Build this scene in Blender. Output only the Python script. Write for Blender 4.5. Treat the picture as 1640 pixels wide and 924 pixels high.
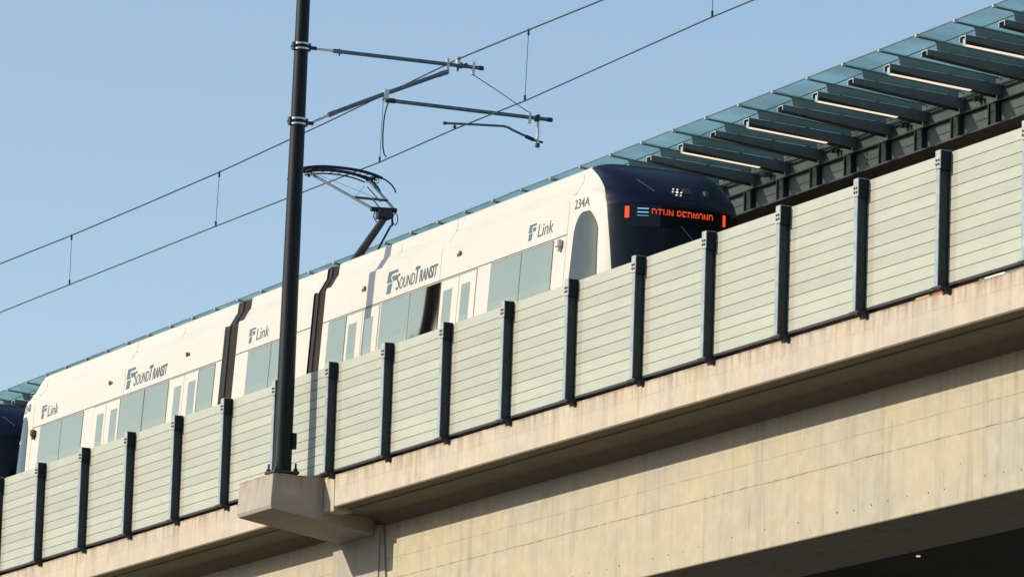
import bpy, math, random
from mathutils import Vector, Matrix
random.seed(7)
for o in list(bpy.data.objects): bpy.data.objects.remove(o)
sc = bpy.context.scene
COL = sc.collection
# ------------------------------------------------------------------ camera
cam = bpy.data.cameras.new('camera'); camo = bpy.data.objects.new('camera', cam); COL.objects.link(camo)
R_ = Vector((0.416, 0.9088, 0.0325)).normalized(); F_ = Vector((-0.8977, 0.4046, 0.1745)).normalized()
U_ = R_.cross(F_).normalized(); R_ = F_.cross(U_).normalized()
M = Matrix((R_, U_, -F_)).transposed().to_4x4(); M.translation = Vector((70.6109, -38.2431, -14.4198))
camo.matrix_world = M
cam.sensor_width = 36.0; cam.sensor_fit = 'HORIZONTAL'; cam.lens = 9400 / 1640 * 36
cam.clip_start = 1; cam.clip_end = 6000
sc.camera = camo
# ------------------------------------------------------------------ sky and sun
SUN = Vector((-0.34, -1.0, 0.49)).normalized()      # towards the sun
el = math.asin(SUN.z); az = math.atan2(SUN.x, SUN.y)  # azimuth from +Y towards +X
w = bpy.data.worlds.new('World'); sc.world = w; w.use_nodes = True
nt = w.node_tree; nt.nodes.clear()
sky = nt.nodes.new('ShaderNodeTexSky'); sky.sky_type = 'NISHITA'; sky.sun_disc = False
sky.sun_elevation = el; sky.sun_rotation = az; sky.altitude = 20
sky.air_density = 1.0; sky.dust_density = 0.9; sky.ozone_density = 1.3
bg = nt.nodes.new('ShaderNodeBackground'); bg.inputs['Strength'].default_value = 0.15
out = nt.nodes.new('ShaderNodeOutputWorld')
nt.links.new(sky.outputs[0], bg.inputs['Color']); nt.links.new(bg.outputs[0], out.inputs[0])
sl = bpy.data.lights.new('sun', 'SUN'); sl.energy = 3.9; sl.angle = math.radians(0.53); sl.color = (1.0, 0.90, 0.75)
so = bpy.data.objects.new('sun', sl); COL.objects.link(so)
so.rotation_euler = (-SUN).to_track_quat('-Z', 'Y').to_euler(); so.location = (0, -60, 60)
sc.view_settings.view_transform = 'Standard'; sc.view_settings.look = 'None'
sc.view_settings.exposure = 0.22; sc.view_settings.gamma = 1.0
sc.render.resolution_x = 1024; sc.render.resolution_y = 576

# ------------------------------------------------------------------ helpers
class MB:
    def __init__(s): s.v = []; s.f = []
    def quad(s, a, b, c, d):
        n = len(s.v); s.v += [a, b, c, d]; s.f.append((n, n+1, n+2, n+3)); return s
    def hexa(s, p):   # 8 points: bottom 0-3 ccw, top 4-7
        n = len(s.v); s.v += [tuple(q) for q in p]
        for f in ((0,3,2,1),(4,5,6,7),(0,1,5,4),(1,2,6,5),(2,3,7,6),(3,0,4,7)): s.f.append(tuple(n+i for i in f))
        return s
    def box(s, x0, x1, y0, y1, z0, z1, b=0):
        if b <= 0:
            return s.hexa([(x0,y0,z0),(x1,y0,z0),(x1,y1,z0),(x0,y1,z0),(x0,y0,z1),(x1,y0,z1),(x1,y1,z1),(x0,y1,z1)])
        # chamfered box: convex hull-like build from 24 verts
        n = len(s.v); X=(x0,x1); Y=(y0,y1); Z=(z0,z1); idx={}
        for i in (0,1):
            for j in (0,1):
                for k in (0,1):
                    sx=(1,-1)[i]*b; sy=(1,-1)[j]*b; sz=(1,-1)[k]*b
                    idx[i,j,k,0]=len(s.v); s.v.append((X[i],Y[j]+sy,Z[k]+sz))
                    idx[i,j,k,1]=len(s.v); s.v.append((X[i]+sx,Y[j],Z[k]+sz))
                    idx[i,j,k,2]=len(s.v); s.v.append((X[i]+sx,Y[j]+sy,Z[k]))
        q=[(0,0),(1,0),(1,1),(0,1)]
        for i in (0,1):
            s.f.append(tuple(idx[i,a,c,0] for a,c in q)); s.f.append(tuple(idx[a,i,c,1] for a,c in q)); s.f.append(tuple(idx[a,c,i,2] for a,c in q))
        for a in (0,1):
            for c in (0,1):
                s.f.append((idx[a,c,0,0],idx[a,c,0,1],idx[a,c,1,1],idx[a,c,1,0]))
                s.f.append((idx[a,0,c,0],idx[a,0,c,2],idx[a,1,c,2],idx[a,1,c,0]))
                s.f.append((idx[0,a,c,1],idx[0,a,c,2],idx[1,a,c,2],idx[1,a,c,1]))
                for k in (0,1): s.f.append((idx[a,c,k,0],idx[a,c,k,1],idx[a,c,k,2]))
        return s
    def tube(s, pts, r, n=10, r2=None, cap=True):
        pts = [Vector(p) for p in pts]; N = len(pts); base = len(s.v); up = None
        for i, p in enumerate(pts):
            t = (pts[min(i+1,N-1)] - pts[max(i-1,0)]).normalized()
            if up is None:
                up = Vector((0,0,1)) if abs(t.z) < .9 else Vector((1,0,0))
            a = (up - t*up.dot(t)).normalized(); b2 = t.cross(a); up = a
            rad = r if r2 is None else r + (r2-r)*i/(N-1)
            for k in range(n):
                an = 2*math.pi*k/n; s.v.append(tuple(p + a*math.cos(an)*rad + b2*math.sin(an)*rad))
        for i in range(N-1):
            for k in range(n):
                k2 = (k+1) % n
                s.f.append((base+i*n+k, base+i*n+k2, base+(i+1)*n+k2, base+(i+1)*n+k))
        if cap:
            s.f.append(tuple(base+k for k in reversed(range(n)))); s.f.append(tuple(base+(N-1)*n+k for k in range(n)))
        return s
    def prismx(s, prof, x0, x1):     # prof: list of (y,z)
        n = len(s.v); m = len(prof)
        s.v += [(x0,y,z) for y,z in prof] + [(x1,y,z) for y,z in prof]
        for i in range(m): s.f.append((n+i, n+(i+1)%m, n+m+(i+1)%m, n+m+i))
        s.f.append(tuple(n+i for i in reversed(range(m)))); s.f.append(tuple(n+m+i for i in range(m))); return s
    def grid(s, rows, closed=False):
        n = len(s.v); m = len(rows[0])
        for r in rows: s.v += [tuple(p) for p in r]
        for j in range(len(rows)-1):
            for i in range(m if closed else m-1):
                i2 = (i+1) % m
                s.f.append((n+j*m+i, n+j*m+i2, n+(j+1)*m+i2, n+(j+1)*m+i))
        return s
    def build(s, name, mat, parent=None, smooth=False, base=None, **tags):
        me = bpy.data.meshes.new(name)
        if base is None:
            xs=[v[0] for v in s.v]; ys=[v[1] for v in s.v]; zs=[v[2] for v in s.v]
            base = ((min(xs)+max(xs))/2, (min(ys)+max(ys))/2, min(zs))
        me.from_pydata([(v[0]-base[0], v[1]-base[1], v[2]-base[2]) for v in s.v], [], s.f)
        me.materials.append(mat)
        import bmesh
        bm = bmesh.new(); bm.from_mesh(me); bmesh.ops.recalc_face_normals(bm, faces=bm.faces); bm.to_mesh(me); bm.free()
        if smooth:
            for p in me.polygons: p.use_smooth = True
            try: me.set_sharp_from_angle(angle=math.radians(38))
            except Exception: pass
        o = bpy.data.objects.new(name, me); COL.objects.link(o)
        W[o.name] = Vector(base)
        if parent is not None: o.parent = parent; o.location = Vector(base) - W[parent.name]
        else: o.location = base
        for k, v in tags.items(): o[k] = v
        return o
W = {}
def thing(name, label, cat, loc=(0,0,0), group=None):
    o = bpy.data.objects.new(name, None); COL.objects.link(o); o.location = loc; o.empty_display_size = .3
    o['label'] = label; o['category'] = cat; W[o.name] = Vector(loc)
    if group: o['group'] = group
    return o
def copy_tree(o, parent, off):
    c = o.copy(); COL.objects.link(c); c.parent = parent
    W[c.name] = W[o.name] + Vector(off)
    if parent is None or o.parent is None or parent is o.parent or (parent.name in W and o.parent is not None and (W[parent.name]-W[o.parent.name]).length < 1e-6):
        c.location = o.location + Vector(off)
    for ch in [k for k in bpy.data.objects if k.parent is o]: copy_child(ch, c, off)
    return c
def copy_child(o, parent, off):
    c = o.copy(); COL.objects.link(c); c.parent = parent; W[c.name] = W[o.name] + Vector(off)
    for ch in [k for k in bpy.data.objects if k.parent is o]: copy_child(ch, c, off)

# ------------------------------------------------------------------ materials
def mat(name, col, rough=.5, metal=0, spec=.5, var=0, scale=3, bump=0, stretch=(1,1,1), coat=0, emis=None, es=0, dirt=None):
    m = bpy.data.materials.new(name); m.use_nodes = True; t = m.node_tree; b = t.nodes['Principled BSDF']
    b.inputs['Base Color'].default_value = (*col, 1); b.inputs['Roughness'].default_value = rough
    b.inputs['Metallic'].default_value = metal; b.inputs['Specular IOR Level'].default_value = spec
    if coat: b.inputs['Coat Weight'].default_value = coat; b.inputs['Coat Roughness'].default_value = .22
    if emis: b.inputs['Emission Color'].default_value = (*emis, 1); b.inputs['Emission Strength'].default_value = es
    if var or bump:
        g = t.nodes.new('ShaderNodeNewGeometry'); mp = t.nodes.new('ShaderNodeMapping'); mp.inputs['Scale'].default_value = stretch
        n = t.nodes.new('ShaderNodeTexNoise'); n.inputs['Scale'].default_value = scale; n.inputs['Detail'].default_value = 6
        t.links.new(g.outputs['Position'], mp.inputs[0]); t.links.new(mp.outputs[0], n.inputs['Vector'])
        if var:
            r = t.nodes.new('ShaderNodeMapRange'); r.inputs['From Min'].default_value = .3; r.inputs['From Max'].default_value = .7
            r.inputs['To Min'].default_value = 1-var; r.inputs['To Max'].default_value = 1+var*.6
            t.links.new(n.outputs['Fac'], r.inputs['Value'])
            mu = t.nodes.new('ShaderNodeMix'); mu.data_type = 'RGBA'; mu.blend_type = 'MULTIPLY'; mu.inputs['Factor'].default_value = 1
            mu.inputs['A'].default_value = (*col, 1); t.links.new(r.outputs[0], mu.inputs['B']); t.links.new(mu.outputs['Result'], b.inputs['Base Color'])
            rr = t.nodes.new('ShaderNodeMapRange'); rr.inputs['To Min'].default_value = rough*.8; rr.inputs['To Max'].default_value = min(1, rough*1.25)
            t.links.new(n.outputs['Fac'], rr.inputs['Value']); t.links.new(rr.outputs[0], b.inputs['Roughness'])
        if bump:
            bp = t.nodes.new('ShaderNodeBump'); bp.inputs['Strength'].default_value = bump; bp.inputs['Distance'].default_value = .01
            t.links.new(n.outputs['Fac'], bp.inputs['Height']); t.links.new(bp.outputs[0], b.inputs['Normal'])
    return m

def concrete(name, col, stain, streak=.35, lines=(), ztop=None, vjoint=None, pits=True, blot=.5):
    """stained board-formed concrete in world metres"""
    m = bpy.data.materials.new(name); m.use_nodes = True; t = m.node_tree; b = t.nodes['Principled BSDF']; L = t.links.new
    b.inputs['Roughness'].default_value = .85; b.inputs['Specular IOR Level'].default_value = .25
    g = t.nodes.new('ShaderNodeNewGeometry'); sp = t.nodes.new('ShaderNodeSeparateXYZ'); L(g.outputs['Position'], sp.inputs[0])
    def noise(sc_, scale, det=5, rough=.6):
        mp = t.nodes.new('ShaderNodeMapping'); mp.inputs['Scale'].default_value = sc_
        n = t.nodes.new('ShaderNodeTexNoise'); n.inputs['Scale'].default_value = scale; n.inputs['Detail'].default_value = det; n.inputs['Roughness'].default_value = rough
        L(g.outputs['Position'], mp.inputs[0]); L(mp.outputs[0], n.inputs['Vector']); return n.outputs['Fac']
    def rng(v, a, b_, c=0, d=1):
        r = t.nodes.new('ShaderNodeMapRange'); r.inputs['From Min'].default_value = a; r.inputs['From Max'].default_value = b_
        r.inputs['To Min'].default_value = c; r.inputs['To Max'].default_value = d; L(v, r.inputs['Value']); return r.outputs[0]
    def math_(op, a, c=None, clamp=False):
        n = t.nodes.new('ShaderNodeMath'); n.operation = op; n.use_clamp = clamp
        for i, x in enumerate((a, c)):
            if x is None: continue
            if isinstance(x, (int, float)): n.inputs[i].default_value = x
            else: L(x, n.inputs[i])
        return n.outputs[0]
    def mix(f, a, c):
        n = t.nodes.new('ShaderNodeMix'); n.data_type = 'RGBA'
        L(f, n.inputs['Factor']) if not isinstance(f, float) else None
        if isinstance(a, tuple): n.inputs['A'].default_value = (*a, 1)
        else: L(a, n.inputs['A'])
        if isinstance(c, tuple): n.inputs['B'].default_value = (*c, 1)
        else: L(c, n.inputs['B'])
        return n.outputs['Result']
    big = noise((1,1,1), .55, 4); mid = noise((1,1,1), 3.5, 7, .65)
    st = noise((4.5,4.5,.30), 1.0, 6, .6); st2 = noise((13,13,.5), 1.0, 4, .55)
    hue = tuple(c*f for c, f in zip(col, (1.06, .97, .84)))
    cold = tuple(c*f for c, f in zip(col, (.90, .91, .90)))
    c0 = mix(rng(big, .35, .65), hue, cold)
    c1 = mix(math_('MULTIPLY', rng(st, .5, .78), streak), c0, stain)
    c2 = mix(math_('MULTIPLY', rng(st2, .56, .8), streak*.7), c1, stain)
    c3 = mix(math_('MULTIPLY', rng(mid, .45, .75), .22*blot*2), c2, tuple(c*.62 for c in col))
    c4 = mix(math_('MULTIPLY', rng(mid, .50, .28), .35), c3, tuple(min(1, c*1.22) for c in col))
    cur = c4
    for z, wd, k in lines:
        wob = math_('MULTIPLY', math_('SUBTRACT', noise((1,1,1), 1.4, 3), .5), .03)
        d = math_('ABSOLUTE', math_('SUBTRACT', math_('ADD', sp.outputs['Z'], wob), z))
        f = math_('MULTIPLY', rng(d, wd, wd*.25), rng(noise((2.2,1,1), 1.6, 4), .36, .6, .25*k, k))
        cur = mix(math_('MAXIMUM', f, 0.0, True), cur, tuple(c*.42 for c in stain))
    if vjoint:
        fr = math_('ABSOLUTE', math_('SUBTRACT', math_('FRACT', math_('DIVIDE', sp.outputs['X'], vjoint)), .5))
        f = math_('MULTIPLY', rng(fr, .012/vjoint, .004/vjoint), rng(mid, .45, .65, .0, .30))
        cur = mix(math_('MAXIMUM', f, 0.0, True), cur, tuple(c*.6 for c in stain))
    if ztop is not None:       # run-off streaks starting at the top edge
        d = math_('SUBTRACT', ztop, sp.outputs['Z'])
        s3 = noise((9,9,.7), 1.0, 4, .6)
        f = math_('MULTIPLY', rng(d, .30, 0.0), rng(s3, .42, .70, 0, 1.0))
        cur = mix(math_('MAXIMUM', math_('MULTIPLY', f, .75), 0.0, True), cur, (.24,.13,.06))
        f = math_('MULTIPLY', rng(d, .045, 0.0), rng(mid, .35, .6, .1, .8))
        cur = mix(math_('MAXIMUM', f, 0.0, True), cur, (.12,.09,.06))
    if pits:
        v = t.nodes.new('ShaderNodeTexVoronoi'); v.inputs['Scale'].default_value = 2.3; L(g.outputs['Position'], v.inputs['Vector'])
        cur = mix(math_('MULTIPLY', rng(v.outputs['Distance'], .05, .03), .5), cur, tuple(c*.5 for c in stain))
    # short drip marks and rust spots
    mp = t.nodes.new('ShaderNodeMapping'); mp.inputs['Scale'].default_value = (1.5, 1.5, .42); L(g.outputs['Position'], mp.inputs[0])
    v2 = t.nodes.new('ShaderNodeTexVoronoi'); v2.inputs['Scale'].default_value = 1.0; L(mp.outputs[0], v2.inputs['Vector'])
    cur = mix(math_('MAXIMUM', math_('MULTIPLY', math_('MULTIPLY', rng(v2.outputs['Distance'], .13, .03), rng(st2, .40, .62)), .75), 0.0, True), cur, tuple(c*.75 for c in stain))
    L(cur, b.inputs['Base Color'])
    bp = t.nodes.new('ShaderNodeBump'); bp.inputs['Strength'].default_value = .35; bp.inputs['Distance'].default_value = .006
    L(math_('ADD', mid, st2), bp.inputs['Height']); L(bp.outputs[0], b.inputs['Normal'])
    return m

C_web = concrete('web_concrete', (.465,.43,.338), (.20,.175,.125), .48, lines=((-1.78,.014,.75),(-1.42,.009,.5),(-1.17,.006,.3)), vjoint=1.22)
C_par = concrete('parapet_concrete', (.53,.482,.40), (.30,.22,.15), .45, lines=((-.27,.010,.22),), ztop=-.05)
C_corb = concrete('corbel_concrete', (.41,.38,.33), (.24,.21,.175), .3, lines=(), ztop=-.045)
C_soff = concrete('soffit_shade_concrete', (.205,.175,.14), (.13,.10,.08), .4, pits=False)  # darker concrete copy: shade under the overhang put into the colour
C_gnd = mat('ground_mat', (.055,.055,.050), .95, var=.3, scale=.15)

def barrier_mat():
    m = bpy.data.materials.new('barrier_board'); m.use_nodes = True; t = m.node_tree; b = t.nodes['Principled BSDF']; L = t.links.new
    b.inputs['Roughness'].default_value = .55; b.inputs['Specular IOR Level'].default_value = .3
    g = t.nodes.new('ShaderNodeNewGeometry'); oi = t.nodes.new('ShaderNodeObjectInfo')
    mp = t.nodes.new('ShaderNodeMapping'); mp.inputs['Scale'].default_value = (.9,1,2.5)
    n = t.nodes.new('ShaderNodeTexNoise'); n.inputs['Scale'].default_value = 1.1; n.inputs['Detail'].default_value = 7; n.inputs['Roughness'].default_value = .65
    L(g.outputs['Position'], mp.inputs[0]); L(mp.outputs[0], n.inputs['Vector'])
    def rng(v, c, d, a=0., b_=1.):
        r = t.nodes.new('ShaderNodeMapRange'); r.inputs['From Min'].default_value = a; r.inputs['From Max'].default_value = b_
        r.inputs['To Min'].default_value = c; r.inputs['To Max'].default_value = d; L(v, r.inputs['Value']); return r.outputs[0]
    def mul(a, c):
        k = t.nodes.new('ShaderNodeMath'); k.operation = 'MULTIPLY'; L(a, k.inputs[0]); L(c, k.inputs[1]); return k.outputs[0]
    f = mul(mul(rng(g.outputs['Random Per Island'], .92, 1.04), rng(oi.outputs['Random'], .965, 1.02)), rng(n.outputs['Fac'], .95, 1.04, .35, .65))
    # darker, yellower stripe on the boards beside each post
    tc = t.nodes.new('ShaderNodeTexCoord'); sp = t.nodes.new('ShaderNodeSeparateXYZ'); L(tc.outputs['Object'], sp.inputs[0])
    ed = rng(sp.outputs['X'], .75, 0., -1.0, -.95)
    mx = t.nodes.new('ShaderNodeMix'); mx.data_type = 'RGBA'; L(ed, mx.inputs['Factor'])
    mx.inputs['A'].default_value = (.43,.45,.375,1); mx.inputs['B'].default_value = (.375,.365,.285,1)
    mu = t.nodes.new('ShaderNodeMix'); mu.data_type = 'RGBA'; mu.blend_type = 'MULTIPLY'; mu.inputs['Factor'].default_value = 1
    L(mx.outputs['Result'], mu.inputs['A']); L(f, mu.inputs['B']); L(mu.outputs['Result'], b.inputs['Base Color'])
    bp = t.nodes.new('ShaderNodeBump'); bp.inputs['Strength'].default_value = .15; bp.inputs['Distance'].default_value = .004
    n2 = t.nodes.new('ShaderNodeTexNoise'); n2.inputs['Scale'].default_value = 30; L(g.outputs['Position'], n2.inputs['Vector'])
    L(n2.outputs['Fac'], bp.inputs['Height']); L(bp.outputs[0], b.inputs['Normal'])
    return m
M_board = barrier_mat()
M_groove = mat('groove_dark', (.05,.055,.05), .9)
M_post = mat('post_paint', (.010,.022,.032), .5, var=.25, scale=6, stretch=(1,1,.4))
M_head = mat('head_shade_paint', (.005,.012,.018), .6, spec=.25)  # darker post colour: the side plate's shade is painted in
M_galv = mat('post_flange', (.33,.40,.42), .45, metal=.3, var=.2, scale=8)
M_clip = mat('clip_steel', (.42,.43,.42), .5, metal=.2, var=.2, scale=20)
M_dark = mat('dark_steel', (.018,.022,.026), .5, var=.2, scale=5)
M_pole = mat('pole_paint', (.006,.010,.014), .5, var=.25, scale=2.5, stretch=(2,2,.5), spec=.22)
M_gal2 = mat('galvanised_tube', (.13,.18,.20), .42, metal=.6, var=.25, scale=10)
M_silver = mat('silver_fitting', (.50,.52,.50), .35, metal=.7, var=.2, scale=25)
M_wire = mat('wire', (.035,.035,.035), .5, metal=.4)
M_brass = mat('bronze_clamp', (.12,.08,.05), .5, metal=.5)
M_white = mat('train_white', (.60,.575,.49), .36, var=.03, scale=.5, stretch=(1,1,2.2), coat=.1)
M_white2 = mat('cab_white', (.60,.58,.51), .45, var=.02, scale=.9, spec=.25)
M_seam = mat('seam_line', (.10,.09,.075), .8)
M_seaml = mat('seam_faint', (.42,.40,.33), .8)
M_navy = mat('navy_paint', (.0045,.0085,.026), .34, var=.1, scale=1.5, spec=.28)
M_black = mat('windshield_glass', (.004,.0065,.010), .15, spec=.3, var=.1, scale=3)
M_bell = mat('bellows_rubber', (.10,.075,.058), .8, var=.35, scale=5, stretch=(1,1,.3))
M_bellk = mat('bellows_dark', (.012,.011,.012), .8)
M_panto = mat('pantograph_black', (.008,.010,.012), .4, spec=.4)
M_pantob = mat('pantograph_tube', (.10,.12,.125), .42, metal=.5)
M_carbon = mat('carbon_strip', (.012,.012,.013), .6)
M_ltext = mat('lettering_dark', (.055,.085,.105), .5)
M_lemb = mat('emblem_teal', (.065,.125,.155), .5)
M_orange = mat('led_orange', (.05,.01,.0), .5, emis=(1,.085,.02), es=.85)
M_blue = mat('led_blue', (.0,.02,.05), .5, emis=(.22,.60,.95), es=1.0)
M_led = mat('headlight_led', (.8,.8,.75), .2, emis=(1,.93,.8), es=.55)
M_lens = mat('headlight_lens', (.16,.17,.17), .2, metal=.4)
M_cansteel = mat('canopy_steel', (.15,.18,.18), .5, var=.2, scale=3)
M_fin = mat('canopy_fin', (.25,.33,.32), .45, var=.15, scale=3)
M_gird = mat('girder_paint', (.13,.135,.135), .55, var=.25, scale=1.6)
M_girdd = mat('girder_trim', (.020,.028,.034), .5, var=.15, scale=3)
M_brown = mat('soffit_brown', (.5,.29,.11), .6, var=.5, scale=1.2)
M_strip = mat('light_strip', (.8,.7,.5), .4, emis=(1,.76,.55), es=.85)
M_pipe = mat('column_pipe', (.30,.28,.25), .4, metal=.5, var=.4, scale=5)
M_stn = mat('station_dark', (.075,.072,.065), .8, var=.3, scale=.8)
M_rail = mat('rail_steel', (.10,.08,.07), .5, metal=.6)

def window_mat():
    m = bpy.data.materials.new('window_film'); m.use_nodes = True; t = m.node_tree; b = t.nodes['Principled BSDF']; L = t.links.new
    b.inputs['Base Color'].default_value = (.66,.57,.375,1); b.inputs['Metallic'].default_value = 1; b.inputs['Roughness'].default_value = .045
    g = t.nodes.new('ShaderNodeNewGeometry'); mp = t.nodes.new('ShaderNodeMapping'); mp.inputs['Scale'].default_value = (.8,.8,.35)
    n = t.nodes.new('ShaderNodeTexNoise'); n.inputs['Scale'].default_value = 1.0; n.inputs['Detail'].default_value = 1
    L(g.outputs['Position'], mp.inputs[0]); L(mp.outputs[0], n.inputs['Vector'])
    bp = t.nodes.new('ShaderNodeBump'); bp.inputs['Strength'].default_value = .5; bp.inputs['Distance'].default_value = .035
    L(n.outputs['Fac'], bp.inputs['Height']); L(bp.outputs[0], b.inputs['Normal'])
    return m
M_win = window_mat()
def cabwin_mat():
    m = bpy.data.materials.new('cab_window_glass'); m.use_nodes = True; b = m.node_tree.nodes['Principled BSDF']
    b.inputs['Base Color'].default_value = (.105,.118,.098,1); b.inputs['Metallic'].default_value = .8; b.inputs['Roughness'].default_value = .12
    return m
M_cwin = cabwin_mat()
def glass_mat():
    m = bpy.data.materials.new('canopy_glass'); m.use_nodes = True; t = m.node_tree; t.nodes.clear(); L = t.links.new
    tr = t.nodes.new('ShaderNodeBsdfTransparent'); tr.inputs[0].default_value = (.88,.985,.94,1)
    gl = t.nodes.new('ShaderNodeBsdfGlossy'); gl.inputs['Roughness'].default_value = .08; gl.inputs['Color'].default_value = (.7,.8,.8,1)
    df = t.nodes.new('ShaderNodeBsdfDiffuse'); df.inputs[0].default_value = (.26,.44,.40,1)
    g = t.nodes.new('ShaderNodeNewGeometry'); n = t.nodes.new('ShaderNodeTexNoise'); n.inputs['Scale'].default_value = .8; n.inputs['Detail'].default_value = 6
    L(g.outputs['Position'], n.inputs['Vector'])
    r = t.nodes.new('ShaderNodeMapRange'); r.inputs['From Min'].default_value=.35; r.inputs['From Max'].default_value=.7; r.inputs['To Min'].default_value=.12; r.inputs['To Max'].default_value=.34
    L(n.outputs['Fac'], r.inputs['Value'])
    m1 = t.nodes.new('ShaderNodeMixShader'); L(r.outputs[0], m1.inputs[0]); L(tr.outputs[0], m1.inputs[1]); L(df.outputs[0], m1.inputs[2])
    m2 = t.nodes.new('ShaderNodeMixShader'); m2.inputs[0].default_value = .07; L(m1.outputs[0], m2.inputs[1]); L(gl.outputs[0], m2.inputs[2])
    o = t.nodes.new('ShaderNodeOutputMaterial'); L(m2.outputs[0], o.inputs[0]); return m
M_glass = glass_mat()

# ------------------------------------------------------------------ ground
g = MB().quad((-3000,-3000,-16),(3000,-3000,-16),(3000,3000,-16),(-3000,3000,-16)).build('ground', C_gnd, kind='structure')

# unseen rise, added to block low sky light on the sunny side
hm = MB(); hr = []
for j in range(5):
    rr_ = (330, 420, 520, 650, 900)[j]; hh = (0, .6, 1, .95, 0)[j]
    row = []
    for i in range(41):
        a = math.radians(-138 + i*2.6)
        e = min(1, i/6, (40-i)/4)
        row.append((math.cos(a)*rr_, math.sin(a)*rr_, -16.2 + hh*e*(112+14*math.sin(i*1.7)+8*math.sin(i*.6+j))))
    hr.append(row)
hm.grid(hr).build('sky_blocker', mat('sky_blocker_green', (.035,.05,.022), .95, var=.4, scale=.05), smooth=True, kind='structure')

# ------------------------------------------------------------------ guideway
S = 2.438
vi = thing('elevated_guideway', 'elevated concrete guideway carrying the trains, with a box girder on a pier', 'bridge', (-22.9, 2.2, -16))
XL, XR = -75.0, 30.0
def parapet(x0, x1, zb=-.61):
    return MB().prismx([(.17,-.05),(.17,zb+.02),(.195,zb),(.24,zb),(.47,-.40),(.47,-.05)], x0, x1)
def overhang(x0, x1, zb=-.61):
    return MB().prismx([(.205,zb-.002),(.44,zb-.006),(.455,zb-.03),(1.12,-.66),(1.12,-.40),(.30,-.45)], x0, x1)
parapet(-22.19, XR).build('edge_beam', C_par, vi)
MB().prismx([(.158,-.055),(.158,-.655),(.17,-.675),(.5,-.68),(.5,-.6),(.166,-.2)], -22.185, -21.75).build('end_block', C_par, vi)
parapet(XL, -23.76).build('edge_beam', C_par, vi)
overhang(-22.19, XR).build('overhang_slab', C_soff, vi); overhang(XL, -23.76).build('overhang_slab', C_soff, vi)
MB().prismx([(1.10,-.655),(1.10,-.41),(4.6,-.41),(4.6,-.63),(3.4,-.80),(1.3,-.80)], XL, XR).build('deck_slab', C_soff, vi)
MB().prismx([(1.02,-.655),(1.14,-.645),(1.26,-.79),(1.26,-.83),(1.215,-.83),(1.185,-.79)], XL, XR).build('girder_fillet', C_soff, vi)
MB().prismx([(1.21,-.79),(1.2,-2.765),(1.215,-2.78),(3.12,-2.78),(3.16,-2.74),(3.2,-.79)], XL, XR).build('box_girder', C_web, vi)
# tie holes left in the girder web
for i in range(30):
    x = 1.6-i*.56+random.uniform(-.08,.08); z = -2.50+random.uniform(-.03,.03)
    if random.random() < .72: MB().tube([(x, 1.212, z), (x, 1.198, z)], random.uniform(.010,.017), 8).build('tie_hole', M_groove, vi)
# dark strip: the drip edge under the girder
# pier, its collar and the corbel
MB().prismx([(1.13,-.80),(1.13,-2.72),(1.16,-2.76),(3.22,-2.76),(3.24,-2.70),(3.24,-.80)], -24.02, -21.98).build('pier_collar', C_corb, vi)
MB().hexa([(-22.0,1.145,-2.7),(-21.55,1.165,-2.7),(-21.55,3.2,-2.7),(-22.0,3.2,-2.7),(-22.0,1.145,-.81),(-21.93,1.165,-.81),(-21.93,3.2,-.81),(-22.0,3.2,-.81)]).build('pier_flare', C_corb, vi)
MB().box(-23.9, -21.9, 1.3, 3.1, -16, -2.75, .06).build('pier_column', C_corb, vi)
cb = MB()
x0, x1 = -23.75, -22.2
P = [(-.80,-.045),(-.83,-.60),(-.80,-.665),(1.15,-.97),(1.15,-.60),(.55,-.045)]
cb.prismx(P, x0, x1)
cbo = cb.build('corbel', C_corb, vi)
bv = cbo.modifiers.new('bevel', 'BEVEL'); bv.width = .018; bv.segments = 2; bv.limit_method = 'ANGLE'
# track
trk = thing('railway_track', 'pair of steel running rails on concrete plinths along the guideway deck', 'track', (-20, 2.385, -.41))
for yy in (1.667, 3.103):
    MB().box(XL, XR, yy-.28, yy+.28, -.405, .22).build('plinth', C_soff, trk)
    MB().box(XL, XR, yy-.035, yy+.035, .222, .385).build('rail', M_rail, trk)

# ------------------------------------------------------------------ noise barrier
nb = thing('noise_barrier', 'pale slatted noise wall between dark steel posts on the guideway edge', 'barrier', (-22.9, .2, -.05))
H = 1.918; NB = 11; bh = (H-.055)/NB
def post(k):
    X = (k-15)*S
    p = MB()
    p.box(X+.002, X+.012, .053, .302, 0, H)        # web
    p.box(X-.088, X+.012, .302, .314, 0, H)        # back flange
    o = p.build('post', M_post, nb)
    MB().box(X-.088, X+.012, .04, .052, 0.002, H).build('flange', M_galv, o)
    for i in range(5): MB().tube([(X+.013, .12, .22+.36*i),(X+.024, .12, .22+.36*i)], .018, 8).build('rivet', M_dark, o)
    MB().box(X+.045, X+.055, .042, .199, H-.27, H+.002).build('head_side_plate', M_head, o)
    MB().box(X-.092, X+.050, .026, .039, H-.25, H+.004).build('clip_plate', M_clip, o)
    MB().box(X-.092, X+.057, .026, .200, H+.005, H+.012).build('head_plate', M_galv, o)
    for dx in (-.055, .010):
        for dz in (-.19, -.13): MB().tube([(X+dx, .026, H+dz),(X+dx, .014, H+dz)], .018, 8).build('bolt', M_dark, o)
    b = MB().box(X-.12, X+.15, .01, .34, -.026, -.001)
    b.hexa([(X+.11,.13,-.115),(X+.18,.13,-.115),(X+.18,.166,-.115),(X+.11,.166,-.115),(X+.02,.06,-.027),(X+.18,.06,-.027),(X+.18,.166,-.027),(X+.02,.166,-.027)])  # tapered block shaped and coloured as the plate's shadow on the parapet
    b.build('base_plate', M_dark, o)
for k in range(-4, 20): post(k)
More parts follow.
